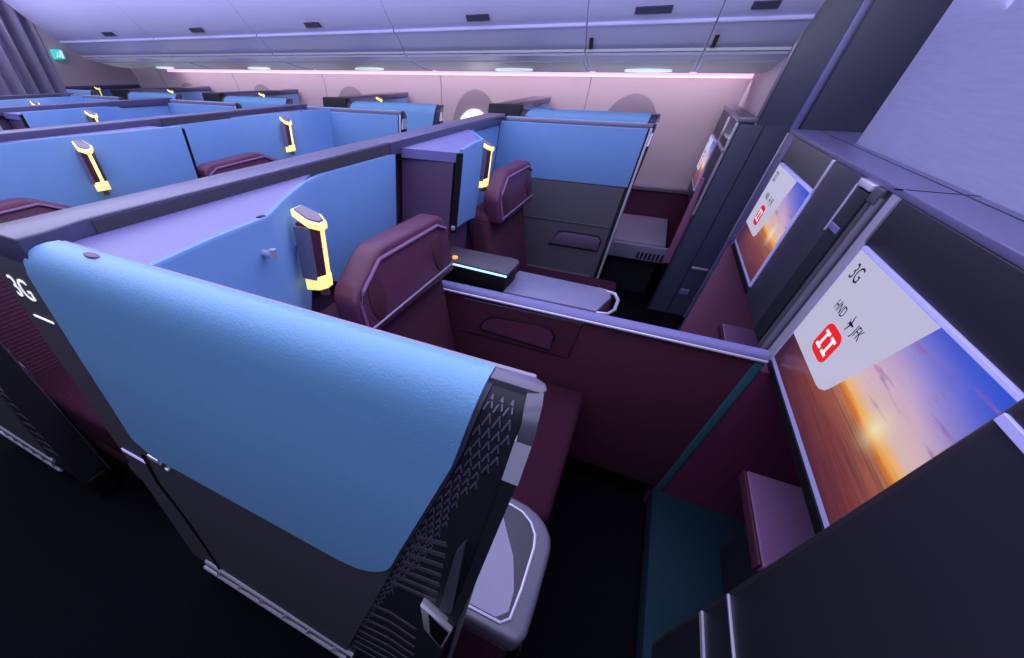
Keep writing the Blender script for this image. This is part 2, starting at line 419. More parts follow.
def prof_sheet(bm, prof, xl, xr, off, nx=1):
    """a thin sheet lying on the wall profile between x = xl(z) and xr(z)"""
    n = len(prof); P = [Vector((0, y, z)) for y, z in prof]
    outer = []; inner = []
    for i, p in enumerate(P):
        d = (P[min(i + 1, n - 1)] - P[max(i - 1, 0)]).normalized()
        nrm = Vector((0, d.z, -d.y))      # for a profile that runs over the top and down the outside: points outward
        a, b = xl(p.z, i), xr(p.z, i)
        outer.append([bm.verts.new((a + (b - a) * k / nx, p.y + nrm.y * off, p.z + nrm.z * off)) for k in range(nx + 1)])
        inner.append([bm.verts.new((a + (b - a) * k / nx, p.y - nrm.y * .001, p.z - nrm.z * .001)) for k in range(nx + 1)])
    for i in range(n - 1):
        for k in range(nx):
            bm.faces.new((outer[i][k], outer[i][k + 1], outer[i + 1][k + 1], outer[i + 1][k]))
        bm.faces.new((outer[i][0], outer[i + 1][0], inner[i + 1][0], inner[i][0]))
        bm.faces.new((outer[i][nx], inner[i][nx], inner[i + 1][nx], outer[i + 1][nx]))
    for k in range(nx):
        bm.faces.new((outer[0][k], inner[0][k], inner[0][k + 1], outer[0][k + 1]))
        bm.faces.new((outer[-1][k], outer[-1][k + 1], inner[-1][k + 1], inner[-1][k]))

def dense(prof, step=.02):
    out = []
    for (a, b) in zip(prof, prof[1:]):
        L = math.hypot(b[0] - a[0], b[1] - a[1]); k = max(1, int(L / step))
        out += [(a[0] + (b[0] - a[0]) * i / k, a[1] + (b[1] - a[1]) * i / k) for i in range(k)]
    return out + [prof[-1]]

def make_wall(label, sign=None, group=None, detail=True):
    t = thing('suite_wall', (-.45, .22, 0), label, 'suite wall', group)
    # grey shell with a slanting front edge
    bm = new()
    pr = dense(WP, .05) + [(.172, .13)]
    O = []; I = []
    for y, z in dense(WP, .05):
        O.append((bm.verts.new((-.875, y, z)), bm.verts.new((front(z), y, z))))
    for y, z in dense(WP, .05):
        I.append((bm.verts.new((-.875, .266, z)), bm.verts.new((front(z), .266, z))))
    for i in range(len(O) - 1):
        bm.faces.new((O[i][0], O[i][1], O[i + 1][1], O[i + 1][0])); bm.faces.new((I[i][0], I[i + 1][0], I[i + 1][1], I[i][1]))
        bm.faces.new((O[i][0], O[i + 1][0], I[i + 1][0], I[i][0])); bm.faces.new((O[i][1], I[i][1], I[i + 1][1], O[i + 1][1]))
    bm.faces.new((O[-1][0], O[-1][1], I[-1][1], I[-1][0])); bm.faces.new((O[0][0], I[0][0], I[0][1], O[0][1]))
    shell = obj('shell', bm, 'grey', t, ang=60)
    # blue cover wrapped over the top
    zb = .683; r = .075
    pb = [p for p in dense(WP, .008) if p[1] > zb] + [(.2001, zb)]
    def xl(z, i):
        y = pb[i][0]
        if z > 1.05 and y > .218: return lerp_tab([(.262, -.702), (.25, -.704), (.240, -.714), (.231, -.732), (.2245, -.746), (.218, -.752)], y)
        a = -.752
        if z < .71: return -.752 + (.71 - z) * 1.9
        return a
    def xr(z, i):
        f = front(z) - .004
        if z < zb + r: return f - r * 1.1 * (1 - math.sqrt(max(0, 1 - ((zb + r - z) / r) ** 2)))
        return f
    bm = new(); prof_sheet(bm, pb, xl, xr, .0055, 24); obj('blue_cover', bm, 'blue', t, ang=60)
    # seam between the aft column and the main panel
    bm = new()
    for a, b in zip(((-.76, .66), (-.78, .55), (-.755, .42), (-.745, .3), (-.74, .16)), ((-.78, .55), (-.755, .42), (-.745, .3), (-.74, .16))):
        tube(bm, [(a[0], yo(a[1]) - .001, a[1]), (b[0], yo(b[1]) - .001, b[1])], .004, 6)
    obj('seam', bm, 'black', t)
    bm = new(); prism(bm, [(-.60 + .016 * math.cos(2 * PI * k / 20), .2465 + .0055 * math.sin(2 * PI * k / 20)) for k in range(20)], 'z', 1.0885, 1.0926); obj('wall_button', bm, 'mauve', t)
    # thin pink trim along the inner top edge
    bm = new(); rbox(bm, -.70, -.02, .2605, .2665, 1.072, 1.090, .002, 2); obj('top_trim', bm, 'pewter', t)
    # recessed sliding door behind the slanting edge, with etched chevrons
    bm = new(); Z = [1.0855, 1.082, 1.076, 1.064, 1.048, 1.02, .97, .9, .8, .69, .5, .3, .13]
    F = []
    for z in Z:
        x0 = front(z) - .02; x1 = -.018 - .035 * max(0, (1.0 - z))
        y = yo(z) + .0035
        F.append([bm.verts.new(c) for c in ((x0, y, z), (x1, y, z), (x1, .262, z), (x0, .262, z))])
    for a, b in zip(F, F[1:]):
        for k in range(4): bm.faces.new((a[k], a[(k + 1) % 4], b[(k + 1) % 4], b[k]))
    bm.faces.new(F[0]); bm.faces.new(F[-1][::-1])
    door = obj('sliding_door', bm, 'greyd', t)
    if detail:
        bm = new()
        def stroke(p, q, wd=.0018):
            (xa, za), (xb, zb_) = p, q
            d = Vector((xb - xa, 0, zb_ - za)).normalized(); s = Vector((-d.z, 0, d.x)) * wd
            v = []
            for (x, z, sg) in ((xa, za, 1), (xb, zb_, 1), (xb, zb_, -1), (xa, za, -1)):
                v.append(bm.verts.new((x + s.x * sg, yo(z + s.z * sg) + .0022, z + s.z * sg)))
            w2 = [bm.verts.new(a.co + Vector((0, .002, 0))) for a in v]
            bm.faces.new(v); bm.faces.new(w2[::-1])
            for k in range(4): bm.faces.new((v[k], w2[k], w2[(k + 1) % 4], v[(k + 1) % 4]))
        z = 1.068; row = 0
        while z > .40:
            lo = front(z) + .002; hi = lerp_tab([(1.08, -.024), (1.03, -.024), (.93, -.056), (.86, -.070), (.79, -.085), (.69, -.122), (.6, -.150), (.45, -.19), (.3, -.23)], z)
            x = lo + (.0042 if row % 2 else 0)
            while x < hi - .003:
                stroke((x, z), (x + .0040, z + .0115), .0007); stroke((x + .0040, z + .0115), (x + .0062, z + .003), .0006)
                x += .0084
            z -= .0135; row += 1
        obj('chevron_etching', bm, 'etch', door)
        bm = new()
        for k in range(7):      # feathered strokes lower on the door, drawn in as reflections of the chevrons
            z0 = .86 - k * .026
            stroke((-.098 - .006 * k, z0 - .016), (-.058, z0), .004)
        for k in range(8):
            z0 = .56 - k * .045
            stroke((-.19 - .008 * k, z0 - .016), (-.14, z0 + .004), .005); stroke((-.14, z0 + .004), (-.085, z0 - .006), .005)
        obj('chevron_reflection', bm, 'grey', door)
        bm = new(); prism(bm, [(-.052, .68), (-.032, .70), (-.036, .90), (-.044, .87)], 'y', .2015, .21); obj('pull_edge', bm, 'grey', door)
        # metal pull at the front edge
        bm = new(); pts = [(-.078, .70), (-.068, .61), (-.032, .56), (-.024, .665)]
        prism(bm, pts, 'y', .188, .205, .003, 2); h = obj('door_pull', bm, 'chrome', door)
        bm = new(); prism(bm, [(-.062, .688), (-.055, .61), (-.035, .58), (-.028, .66)], 'y', .1865, .195); obj('pull_recess', bm, 'black', door)
    # silver frame round the front corner
    path = [(-.010, 1.0895, -.022, 1.086), (-.008, 1.084, -.020, 1.080), (-.0065, 1.076, -.018, 1.072), (-.005, 1.064, -.0175, 1.060), (-.005, 1.055, -.0175, 1.055)]
    def frame(bm, path):
        R = []
        for a, b, c, d in path:
            yi = .250 if b > 1.05 else .262
            R.append([bm.verts.new(p) for p in ((a, yo(b) - .0035, b), (c, yo(d) - .0035, d), (c, yi, d), (a - .005, yi, b))])
        for p, q in zip(R, R[1:]):
            for k in range(4): bm.faces.new((p[k], p[(k + 1) % 4], q[(k + 1) % 4], q[k]))
        bm.faces.new(R[0]); bm.faces.new(R[-1][::-1])
    bm = new(); frame(bm, path); prism(bm, [(-.062, .2445), (-.024, .2435), (-.011, .2435), (-.0085, .250), (-.011, .257), (-.022, .2635), (-.062, .2665)], 'z', 1.078, 1.0895, .0015, 2); fr = obj('end_frame', bm, 'frame', t, ang=40)
    bm = new(); frame(bm, [(-.005, 1.055, -.0185, 1.055), (-.005, 1.008, -.0195, 1.008)]); obj('frame_plate', bm, 'plate', fr)
    bm = new(); frame(bm, [(-.006, 1.008, -.018, 1.008), (-.014, .8, -.026, .8), (-.026, .6, -.040, .6), (-.042, .3, -.058, .3), (-.052, .1, -.07, .1)]); obj('frame_post', bm, 'greyd', fr)
    # foot rails
    bm = new()
    tube(bm, [(-.80, .175, .155), (-.25, .178, .155)], .010, 10); tube(bm, [(-.84, .168, .085), (-.28, .171, .085)], .007, 10)
    for k in range(6): tube(bm, [(-.78 + .09 * k, .169, .085), (-.75 + .09 * k + .01 * (k % 2), .176, .152)], .005, 6)
    obj('foot_rail', bm, 'silver', t)
    bm = new(); rbox(bm, -.86, -.045, .185, .26, .0, .12, .01); obj('kick_plinth', bm, 'black', t)
    bm = new(); z = .625; rbox(bm, -.86, -.765, yo(z) - .003, yo(z) + .002, z - .007, z + .004, .002); obj('step_light', bm, 'sline', t)
    bm = new(); rbox(bm, -.725, -.688, yo(.68) - .008, yo(.68) + .004, .664, .682, .003); rbox(bm, -.68, -.668, yo(.67) - .008, yo(.67) + .004, .655, .664, .003); obj('latch', bm, 'chrome', t)
    # inner face: blue above, grey below
    bm = new(); rbox(bm, -.732, -.035, .263, .272, .84, 1.072, .003); obj('inner_blue_panel', bm, 'blue_in', t)
    bm = new(); rbox(bm, -.732, -.045, .263, .270, .10, .838, .003); low = obj('inner_lower_panel', bm, 'grey', t)
    bm = new(); prism(bm, [(-.34, .535), (-.30, .595), (-.27, .602), (-.09, .60), (-.075, .585), (-.075, .535)], 'y', .268, .280, .003, 2); obj('inner_pull', bm, 'plum', low)
    bm = new(); tube(bm, [(-.344, .272, .530), (-.30, .272, .602), (-.27, .272, .608), (-.09, .272, .606), (-.07, .272, .588), (-.07, .272, .53)], .003, 6, True); obj('pull_seam', bm, 'black', low)
    bm = new(); rbox(bm, -.60, -.06, .268, .33, .33, .40, .012); obj('inner_ledge', bm, 'grey', t)
    bm = new(); rbox(bm, -.028, -.017, .2645, .272, .10, 1.074, .003); obj('front_edge_trim', bm, 'silver', t)
    bm = new(); tube(bm, [(-.66, .2635 + .009, .655), (-.05, .2635 + .009, .655)], .002, 6); obj('panel_line', bm, 'grey', low)
    if sign: seat_sign(t, sign, False)
    return t

def seat_sign(t, s, mirror):
    """white seat number and the small bar beneath it, on the column of a suite wall that is a copy"""
    bm = new()
    def pl(u, v, w):
        x = -.854 + u; z = .994 + v
        return (x, yo(z) - .0008 - w * .5, z)
    text_bm(bm, s, .050, pl, .0008, 1.0)
    obj('seat_number', bm, 'signw', t)
    bm = new(); rbox(bm, -.845, -.785, yo(.960) - .0015, yo(.960) + .002, .958, .962, .0006, 1); obj('number_underline', bm, 'signw', t)

GW = 'suite walls beside the aisles'
wall_src = make_wall('light blue aisle-side wall of the suite marked 3G, nearest the camera', None, GW)
ordn = {0: 'first', 1: 'second', 2: 'third', 3: 'fourth', 4: 'fifth'}
rest = {1: 'low blue aisle-side wall at the left picture edge, one row behind the 3G wall'}
for r in range(0, 4):
    dx = -PITCH * r
    if r == 1:
        c = dup(wall_src, dx, 0, False, rest[1], None, ('inner_ledge', 'front_edge_trim', 'top_trim'))
        c.scale = (.84, 1, 1); c.location.x = -.875 + dx + .84 * (.875 - .45)
    dup(wall_src, dx, 0, True, ['blue and charcoal suite wall facing us behind the far seat, ends at the dark doorway',
        'blue inner suite wall behind the white-topped divider, one row back on the far aisle',
        'blue suite wall on the far aisle, two rows back from the 3G suite',
        'blue suite wall end on the far aisle, three rows back from the 3G suite'][r])
for r in range(0, 5):
    dup(wall_src, -PITCH * r, 2.745, False, ['window-side suite wall just above the big blue inner panel, dark front end',
        'window-side suite wall one row back, below the second dim window arch',
        'window-side suite wall two rows back, with a dark block at its aft end',
        'window-side suite wall three rows back, far along the window wall',
        'window-side suite wall farthest aft, near the curtain'][r])
seat_sign(wall_src, '3G', False)

for c_ in list(wall_src.children):
    if c_.name == 'inner_ledge': bpy.data.objects.remove(c_)
# ------------------------------------------------------------------ cross walls (back shell of each row)
def make_cross(label):
    t = thing('row_partition', (-.75, 1.34, 0), label, 'row partition', 'partitions across the rows')
    bm = new(); rbox(bm, -.82, -.765, .268, 2.412, .0, 1.062, .006); obj('core', bm, 'plum', t)
    bm = new(); prism(bm, [(-.83, .222), (-.728, .222), (-.728, .255), (-.734, .285), (-.742, .32), (-.742, 1.268), (-.83, 1.268)], 'z', 1.060, 1.099, .003, 3); obj('top_ledge', bm, 'ledge', t)
    bm = new(); prism(bm, [(-.83, 1.272), (-.738, 1.272), (-.728, 2.458), (-.825, 2.458)], 'z', 1.060, 1.098, .003, 3); obj('top_ledge', bm, 'ledge', t)
    bm = new(); box(bm, -.7425, -.7395, .33, 1.265, 1.062, 1.0945); obj('ledge_edge', bm, 'grey', t)
    return t
cross = make_cross('dark ledge-topped partition running across behind the 3G seat')
for r in range(1, 4):
    dup(cross, -PITCH * r, 0, bool(r % 2), ['', 'dark ledge-topped partition one row behind the nearest one', 'dark ledge-topped partition two rows behind the nearest one', 'dark ledge-topped partition three rows behind the nearest one', 'dark ledge-topped partition farthest aft by the curtain'][r])
def make_side_cross(label):
    t = thing('row_partition', (-.9, 3.5, 0), label, 'row partition', 'partitions across the rows')
    bm = new(); rbox(bm, -.97, -.86, 3.0, 4.06, .02, 1.08, .006); obj('core', bm, 'plum', t)
    bm = new(); rbox(bm, -.99, -.84, 2.965, 4.06, 1.07, 1.105, .008); obj('top_ledge', bm, 'ledge', t)
    bm = new(); rbox(bm, -.858, -.85, 3.01, 4.06, .5, 1.07, .003); obj('blue_panel', bm, 'blue_in', t)
    bm = new(); rbox(bm, -.992, -.78, 2.957, 3.02, .8, 1.108, .006); obj('end_block', bm, 'greyd', t)
    return t
sc = make_side_cross('partition against the window wall behind the nearest blue window suite')
for r in range(1, 5):
    dup(sc, -PITCH * r, 0, False, 'partition against the window wall, %s row back from the nearest' % ordn[r - 1])

# ------------------------------------------------------------------ corner shells with lamps
def make_shell(label, y0, w, open_side):
    t = thing('corner_shell', (-.62, y0 + .3, 0), label, 'privacy shell', 'blue shells round the seat heads')
    ye = y0 + 1.03 if not open_side else y0 + 1.10
    plan = [(-.515, y0), (-.532, y0 + w * .5), (-.540, y0 + w), (-.556, y0 + w + .035), (-.588, y0 + w + .09), (-.64, y0 + w + .19), (-.692, y0 + w + .29), (-.724, y0 + w + .37), (-.734, y0 + w + .44), (-.736, ye)]
    tops = [(y0, 1.085), (y0 + w, 1.085), (y0 + w + .19, 1.080), (y0 + w + .37, 1.070), (ye, 1.066)]
    # blue skin
    bm = new(); zt = 1.079
    S = []
    npl = len(plan)
    for i, (x, y) in enumerate(plan):
        a = Vector(plan[max(i - 1, 0)]); b = Vector(plan[min(i + 1, npl - 1)]); d = (b - a).normalized(); nr = Vector((d.y, -d.x))
        zb = lerp_tab([(y0, .86 if open_side else .42), (y0 + w, .83 if open_side else .42), (y0 + w + .05, .80 if open_side else .42), (y0 + w + .1, .72 if open_side else .86), (y0 + w + .2, .70 if open_side else .88), (ye, .60)], y)
        o = Vector((x, y)); q = o - nr * .012; zt = lerp_tab(tops, y)
        S.append([bm.verts.new((o.x, o.y, zb)), bm.verts.new((o.x, o.y, zt - .004)), bm.verts.new((o.x - nr.x * .003, o.y - nr.y * .003, zt)), bm.verts.new((q.x, q.y, zt)), bm.verts.new((q.x, q.y, zb))])
    for p, q in zip(S, S[1:]):
        for k in range(5): bm.faces.new((p[k], p[(k + 1) % 5], q[(k + 1) % 5], q[k]))
    bm.faces.new(S[0]); bm.faces.new(S[-1][::-1])
    obj('blue_skin', bm, 'blue_in', t, ang=50)
    # lavender top shelf behind it
    tp = [(x - .010, y) for x, y in plan[:7]] + [(-.738, y0 + w + .36), (-.738, y0)]
    bm = new(); prism(bm, tp, 'z', 1.050, 1.0755); obj('shelf_top', bm, 'laven', t, smooth=False)
    bm = new(); prism(bm, [(x - .03, y) for x, y in plan[:4]] + [(-.742, y0 + w + .075), (-.742, y0 + .012)], 'z', .40 if not open_side else .50, 1.05); obj('cabinet_core', bm, 'plum', t, smooth=False)
    if open_side:
        bm = new(); box(bm, -.532, -.513, y0 - .013, y0 - .001, .845, 1.076); obj('dark_edge', bm, 'black', t)
        bm = new(); rbox(bm, -.529, -.516, y0 - .017, y0 - .011, .855, .868, .002); obj('hinge', bm, 'silver', t)
    else:
        bm = new(); rbox(bm, -.556, -.545, y0 + w - .012, y0 + w + .006, 1.074, 1.0865, .003); obj('lid_catch', bm, 'black', t)
    return t

def make_lamp(label, x, y, rot):
    t = thing('reading_lamp', (x, y, .93), label, 'reading lamp', 'lit reading lamps on the blue shells')
    X = Matrix.Translation(Vector((x, y, 0))) @ Matrix.Rotation(rot, 4, 'Z')
    def put(name, bm, m, p=t):
        bm.transform(Matrix.Translation((0, 0, -.030)) @ X @ Matrix.Diagonal((.82, .72, 1, 1))); return obj(name, bm, m, p)
    hx = [(0, -.022), (.045, -.030), (.062, -.012), (.062, .012), (.045, .030), (0, .022)]
    bm = new(); prism(bm, hx, 'z', .962, 1.075, .003, 2); body = put('lamp_body', bm, 'maroon')
    bm = new(); prism(bm, [(.0, -.034), (.043, -.036), (.046, -.030), (.0, -.026)], 'z', .965, 1.07); prism(bm, [(.0, .034), (.043, .036), (.046, .030), (.0, .026)], 'z', .965, 1.07); put('side_plate', bm, 'pewter', body)
    # tilted lit ring on top
    def tilt(bm):
        for v in bm.verts: v.co.z += -.32 * v.co.x
    hx2 = [(-.004, -.026), (.046, -.038), (.072, -.016), (.072, .016), (.046, .038), (-.004, .026)]
    bm = new(); prism(bm, hx2, 'z', 1.085, 1.098, .003, 2); tilt(bm); put('top_rim', bm, 'lampy')
    bm = new(); prism(bm, [(a * .84 + .005, b * .80) for a, b in hx2], 'z', 1.095, 1.101, .002, 1); tilt(bm); put('top_lens', bm, 'lampw')
    bm = new(); rbox(bm, .060, .066, -.009, .009, .955, 1.078, .002); put('light_line', bm, 'lampy')
    bm = new(); prism(bm, [(0, -.024), (.046, -.033), (.066, -.014), (.066, .014), (.046, .033), (0, .024)], 'z', .937, .966, .003, 2)
    for v in bm.verts: v.co.z += .15 * v.co.x - .002
    put('bottom_collar', bm, 'lampy')
    bm = new(); tube(bm, [(.045, 0, .926), (.045, 0, .942)], .014, 14); put('knob', bm, 'plum')
    # wall stem
    bm = new(); tube(bm, [(-.02, 0, 1.02), (.01, 0, 1.02)], .010, 10); put('stem', bm, 'pewter')
    return t

shG = make_shell('blue shell with lavender shelf between the 3G wall and seat head', .268, .235, False)
shD = make_shell('blue box shell with purple side behind the far red seat head', 1.342, .265, True)
lpG = make_lamp('lit reading lamp beside the near seat head, on the 3G blue shell', -.585, .628, .12)
lpD = make_lamp('lit reading lamp seen edge-on beside the far seat head', -.60, 1.735, .12)
bm = new(); tube(bm, [(-.552, .475, 1.035), (-.515, .475, 1.035)], .006, 10); tube(bm, [(-.515, .475, 1.03), (-.515, .475, 1.045)], .0065, 10)
tag(obj('coat_hook', bm, 'silver'), 'small silver coat hook on the blue shell left of the near lamp', 'hook')
for r in range(1, 4):
    dx = -PITCH * r; m = bool(r % 2); w_ = ['', 'one row', 'two rows', 'three rows'][r]
    dup(shG, dx, 0, m, 'blue shell at the %s, %s behind the nearest' % ('far aisle side' if m else 'near aisle side', w_))
    if r < 3: dup(shD, dx, 0, m, 'blue box shell at the middle of the row, %s behind the nearest' % w_)
    if r != 2: dup(lpG, dx, 0, m, {1: 'small lit reading lamp above the red seat head one row back, far side', 2: 'white-topped lamp on the near aisle side two rows back', 3: 'lit reading lamp on the far side three rows back'}[r])
    if r != 3: dup(lpD, dx, 0, m, {1: 'lit reading lamp seen front-on at upper left, on the blue wall one row back', 2: 'curved pale lamp on the blue wall two rows back', 3: 'tiny white lamp three rows back, near the left edge'}[r])
for r in range(1, 5):
    m = dup(lpG, 0, 0, False, 'tiny lit reading lamp by the window wall, %s row back' % ordn[r - 1])
    m.location = (-.858 - PITCH * r, 3.5, lpG.location.z + .034)

# ------------------------------------------------------------------ seats
def make_seat(label, y0, aisle_rest, hz=0.):
    t = thing('cabin_seat', (-.2, y0 + .29, 0), label, 'seat', 'maroon cabin seats')
    y1 = y0 + .585
    shift = Matrix.Translation((-.01, 0, hz) if hz else (.042, .004, -.026))
    # headrest: left corner cut off on a slant
    hp = [(y0 + .040, .812), (y0 + .040, .905), (y0 + .062, .928), (y0 + .16, .972), (y0 + .20, .982), (y0 + .53, .974), (y0 + .56, .964), (y1 - .008, .945), (y1 - .004, .800)]
    def lean(bm, k=.28, z0=.8):
        for v in bm.verts: v.co.x -= (v.co.z - z0) * k
        bm.transform(shift)
    bm = new(); prism(bm, hp, 'x', -.560, -.49, .014, 4); lean(bm); hr = obj('headrest', bm, 'maroon', t, ang=60)
    def loop(x, ins):
        c = [(y0 + .054 + ins, .830), (y0 + .054 + ins, .90), (y0 + .075 + ins, .92), (y0 + .17 + ins * .5, .962 - ins * .3), (y0 + .50, .955 - ins * .3), (y1 - .03 - ins, .935), (y1 - .025 - ins, .825)]
        return [(x, a, b) for a, b in c]
    bm = new(); L = loop(-.486, 0); tube(bm, L[:1] + L[1:6], .0042, 8); lean(bm); obj('piping', bm, 'mauve', hr)
    bm = new(); tube(bm, [(-.486, y0 + .052, .834), (-.486, y1 - .02, .83)], .0028, 8); lean(bm); obj('lower_piping', bm, 'pewter', hr)
    for yy in (y0 + .125, y1 - .10):
        bm = new()
        prism(bm, [(yy + .035 * math.cos(2 * PI * k / 20), .885 + .05 * math.sin(2 * PI * k / 20)) for k in range(20)], 'x', -.4935, -.4855, .003, 2); lean(bm); obj('side_pad', bm, 'maroonp', hr)
    # backrest
    bm = new(); rbox(bm, -.60, -.50, y0 + .01, y1 + .005, .40, .84, .03, 4)
    for v in bm.verts: v.co.x += .13 * max(0, (.84 - v.co.z) / .44) - .01
    if not hz: bm.transform(Matrix.Translation((-.005, .006, -.01)))
    obj('backrest', bm, 'fabric', t, ang=60)
    # cushion
    bm = new(); rbox(bm, -.46, .085, y0, y1, .30, .455, .025, 4); obj('seat_cushion', bm, 'weave', t, ang=60)
    bm = new(); rbox(bm, -.40, .04, y0 + .02, y1 - .02, .0, .31, .015); obj('seat_base', bm, 'black', t)
    bm = new(); rbox(bm, -.44, .07, y0 + .01, y1 - .01, .19, .30, .015); obj('leg_rest', bm, 'maroonp', t)
    if hz and not aisle_rest:
        bm = new(); rbox(bm, -.02, .14, y0 + .03, y1 + .0, .12, .26, .05, 5); obj('foot_cover', bm, 'grey', t, ang=60)
    if aisle_rest:
        ya, yb = y0 - .325, y0 - .008
        pl = [(-.50, ya), (.085, ya), (.098, ya + .02), (.100, ya + .10)] + [(.100 - .11 * (1 - math.cos(math.radians(a))), yb - .10 + .10 * math.sin(math.radians(a))) for a in (0, 18, 36, 54, 72, 90)] + [(-.5, yb)]
        bm = new(); prism(bm, pl, 'z', .44, .505, .012, 3); ar = obj('armrest', bm, 'rim', t, ang=50)
        cx, cy = -.1, (ya + yb) / 2
        ins = [(-.40, ya + .02), (.045, ya + .02), (.06, ya + .035), (.064, ya + .10)] + [(.064 - .075 * (1 - math.cos(math.radians(a))), yb - .115 + .085 * math.sin(math.radians(a))) for a in (0, 22, 45, 68, 90)] + [(-.4, yb - .035)]
        bm = new(); prism(bm, ins, 'z', .50, .509, .003, 2); obj('armrest_pad', bm, 'grey', ar)
        bm = new(); prism(bm, [(-.035, yb - .045), (.030, ya + .16), (.052, ya + .09), (.054, ya + .045), (.035, ya + .024), (-.35, ya + .024), (-.35, ya + .2)], 'z', .508, .511, .001, 1); obj('pad_reflection', bm, 'pale', ar)  # pale patch laid on the pad as its reflection of light
        bm = new(); tube(bm, [(a, b, .508) for a, b in ins], .0035, 8, True); obj('armrest_bead', bm, 'silver', ar)
        pl2 = [(a - .012, b) for a, b in pl]
        bm = new(); prism(bm, pl2, 'z', .10, .445); obj('armrest_side', bm, 'maroonp', ar)
        bm = new(); rbox(bm, .099, .104, ya + .02, yb - .19, .16, .42, .002); obj('side_slot', bm, 'black', ar)
    return t
seatG = make_seat('maroon seat with slanted headrest in the nearest suite, beside the 3G wall', .602, True)
seatD = make_seat('maroon seat with slanted headrest in front of the far blue and charcoal wall', 1.655, False)
def flip(root, dx, dy):
    x, y, z = root.location; root.location = (x + dx, YC - y + dy, z); root.scale = (1, -1, 1)
flip(make_seat('maroon seat one row back, headrest just showing over the ledge at centre left', .602, True, -.045), -PITCH, -.10)
flip(make_seat('maroon seat at the left picture edge, headrest and cushion seen one row back', 1.655, False, -.045), -PITCH, -.165)

# ------------------------------------------------------------------ console between the pair of seats
def make_console(label):
    t = thing('centre_console', (0, 1.35, 0), label, 'console', 'consoles between paired seats')
    bm = new(); rbox(bm, -.50, .455, 1.212, 1.25, .10, .70, .004); pan = obj('side_panel', bm, 'maroonp', t)
    bm = new(); prism(bm, [(-.412, .55), (-.405, .672), (-.005, .68), (-.012, .548)], 'y', 1.2065, 1.2125, .002, 1); ins = obj('inset_panel', bm, 'maroonp', pan)
    hp = [(-.335, .588), (-.318, .618), (-.295, .636), (-.13, .648), (-.095, .640), (-.075, .618), (-.078, .565), (-.33, .578)]
    bm = new(); prism(bm, hp, 'y', 1.2035, 1.2075, .001, 1); obj('pull_flap', bm, M['maroon'], pan)
    bm = new(); tube(bm, [(a, 1.2045, b) for a, b in hp], .0035, 6, True); obj('pull_outline', bm, 'black', pan)
    bm = new(); tube(bm, [(-.41, 1.207, .676), (0.0, 1.207, .684)], .0025, 6); obj('inset_edge', bm, 'plum', pan)
    bm = new(); prism(bm, [(1.203, .688), (1.203, .700), (1.216, .712), (1.236, .714), (1.236, .688)], 'x', -.51, .475, .002, 1); obj('top_rail', bm, M['laven'], t)
    bm = new(); tube(bm, [(-.51, 1.2035, .694), (.475, 1.2035, .694)], .0045, 8); obj('rail_bead', bm, 'silver', t)
    bm = new(); rbox(bm, .454, .476, 1.2065, 1.25, .08, .69, .003); obj('end_strip', bm, 'tealstrip', t)
    bm = new(); rbox(bm, -.50, .04, 1.236, 1.50, .60, .69, .01); obj('top', bm, 'greyd', t)
    bm = new(); rbox(bm, -.46, .03, 1.25, 1.50, .05, .60, .01); obj('base', bm, 'greyd', t)
    bm = new(); rbox(bm, -.48, .45, 1.25, 1.27, .0, .12, .004); obj('kick_plinth', bm, 'black', t)  # black carries the panel to the floor, in place of the shadow there
    # stowage box with a lit front edge
    pl = [(-.57, 1.29), (-.29, 1.265), (-.285, 1.36)] + [(-.285 - .03 * (1 - math.cos(math.radians(a))), 1.39 + .03 * math.sin(math.radians(a))) for a in (0, 30, 60, 90)] + [(-.57, 1.43)]
    bm = new(); prism(bm, pl, 'z', .69, .755, .003, 2); bx_ = obj('stowage_box', bm, 'black', t, ang=40)
    bm = new(); prism(bm, [(a + (.004 if a > -.4 else 0), b) for a, b in pl], 'z', .754, .766, .003, 2); obj('box_lid', bm, 'grey', bx_)
    bm = new(); tube(bm, [(-.565, 1.2875, .757), (-.288, 1.2625, .757)], .0035, 8); obj('edge_light', bm, 'ledstrip', bx_)
    bm = new(); tube(bm, [(-.50, 1.315, .765), (-.50, 1.315, .772)], .010, 12); obj('call_button', bm, 'amber', bx_)
    # pale table leaf
    pl = [(-.292, 1.268), (.02, 1.268)] + [(.0 + .05 * math.cos(math.radians(a)), 1.40 + .06 * math.sin(math.radians(a))) for a in (0, 30, 60, 90)] + [(-.292, 1.475)]
    bm = new(); prism(bm, pl, 'z', .69, .705, .003, 2); tl = obj('table_leaf', bm, 'white', t)
    bm = new(); tube(bm, [(.02, 1.27, .697), (.055, 1.28, .697), (.072, 1.32, .697), (.075, 1.40, .697), (.06, 1.45, .697), (.0, 1.465, .697)], .0055, 8); obj('leaf_rim', bm, 'silver', tl)
    return t
con = make_console('maroon console with lavender rail between the near and far seats')

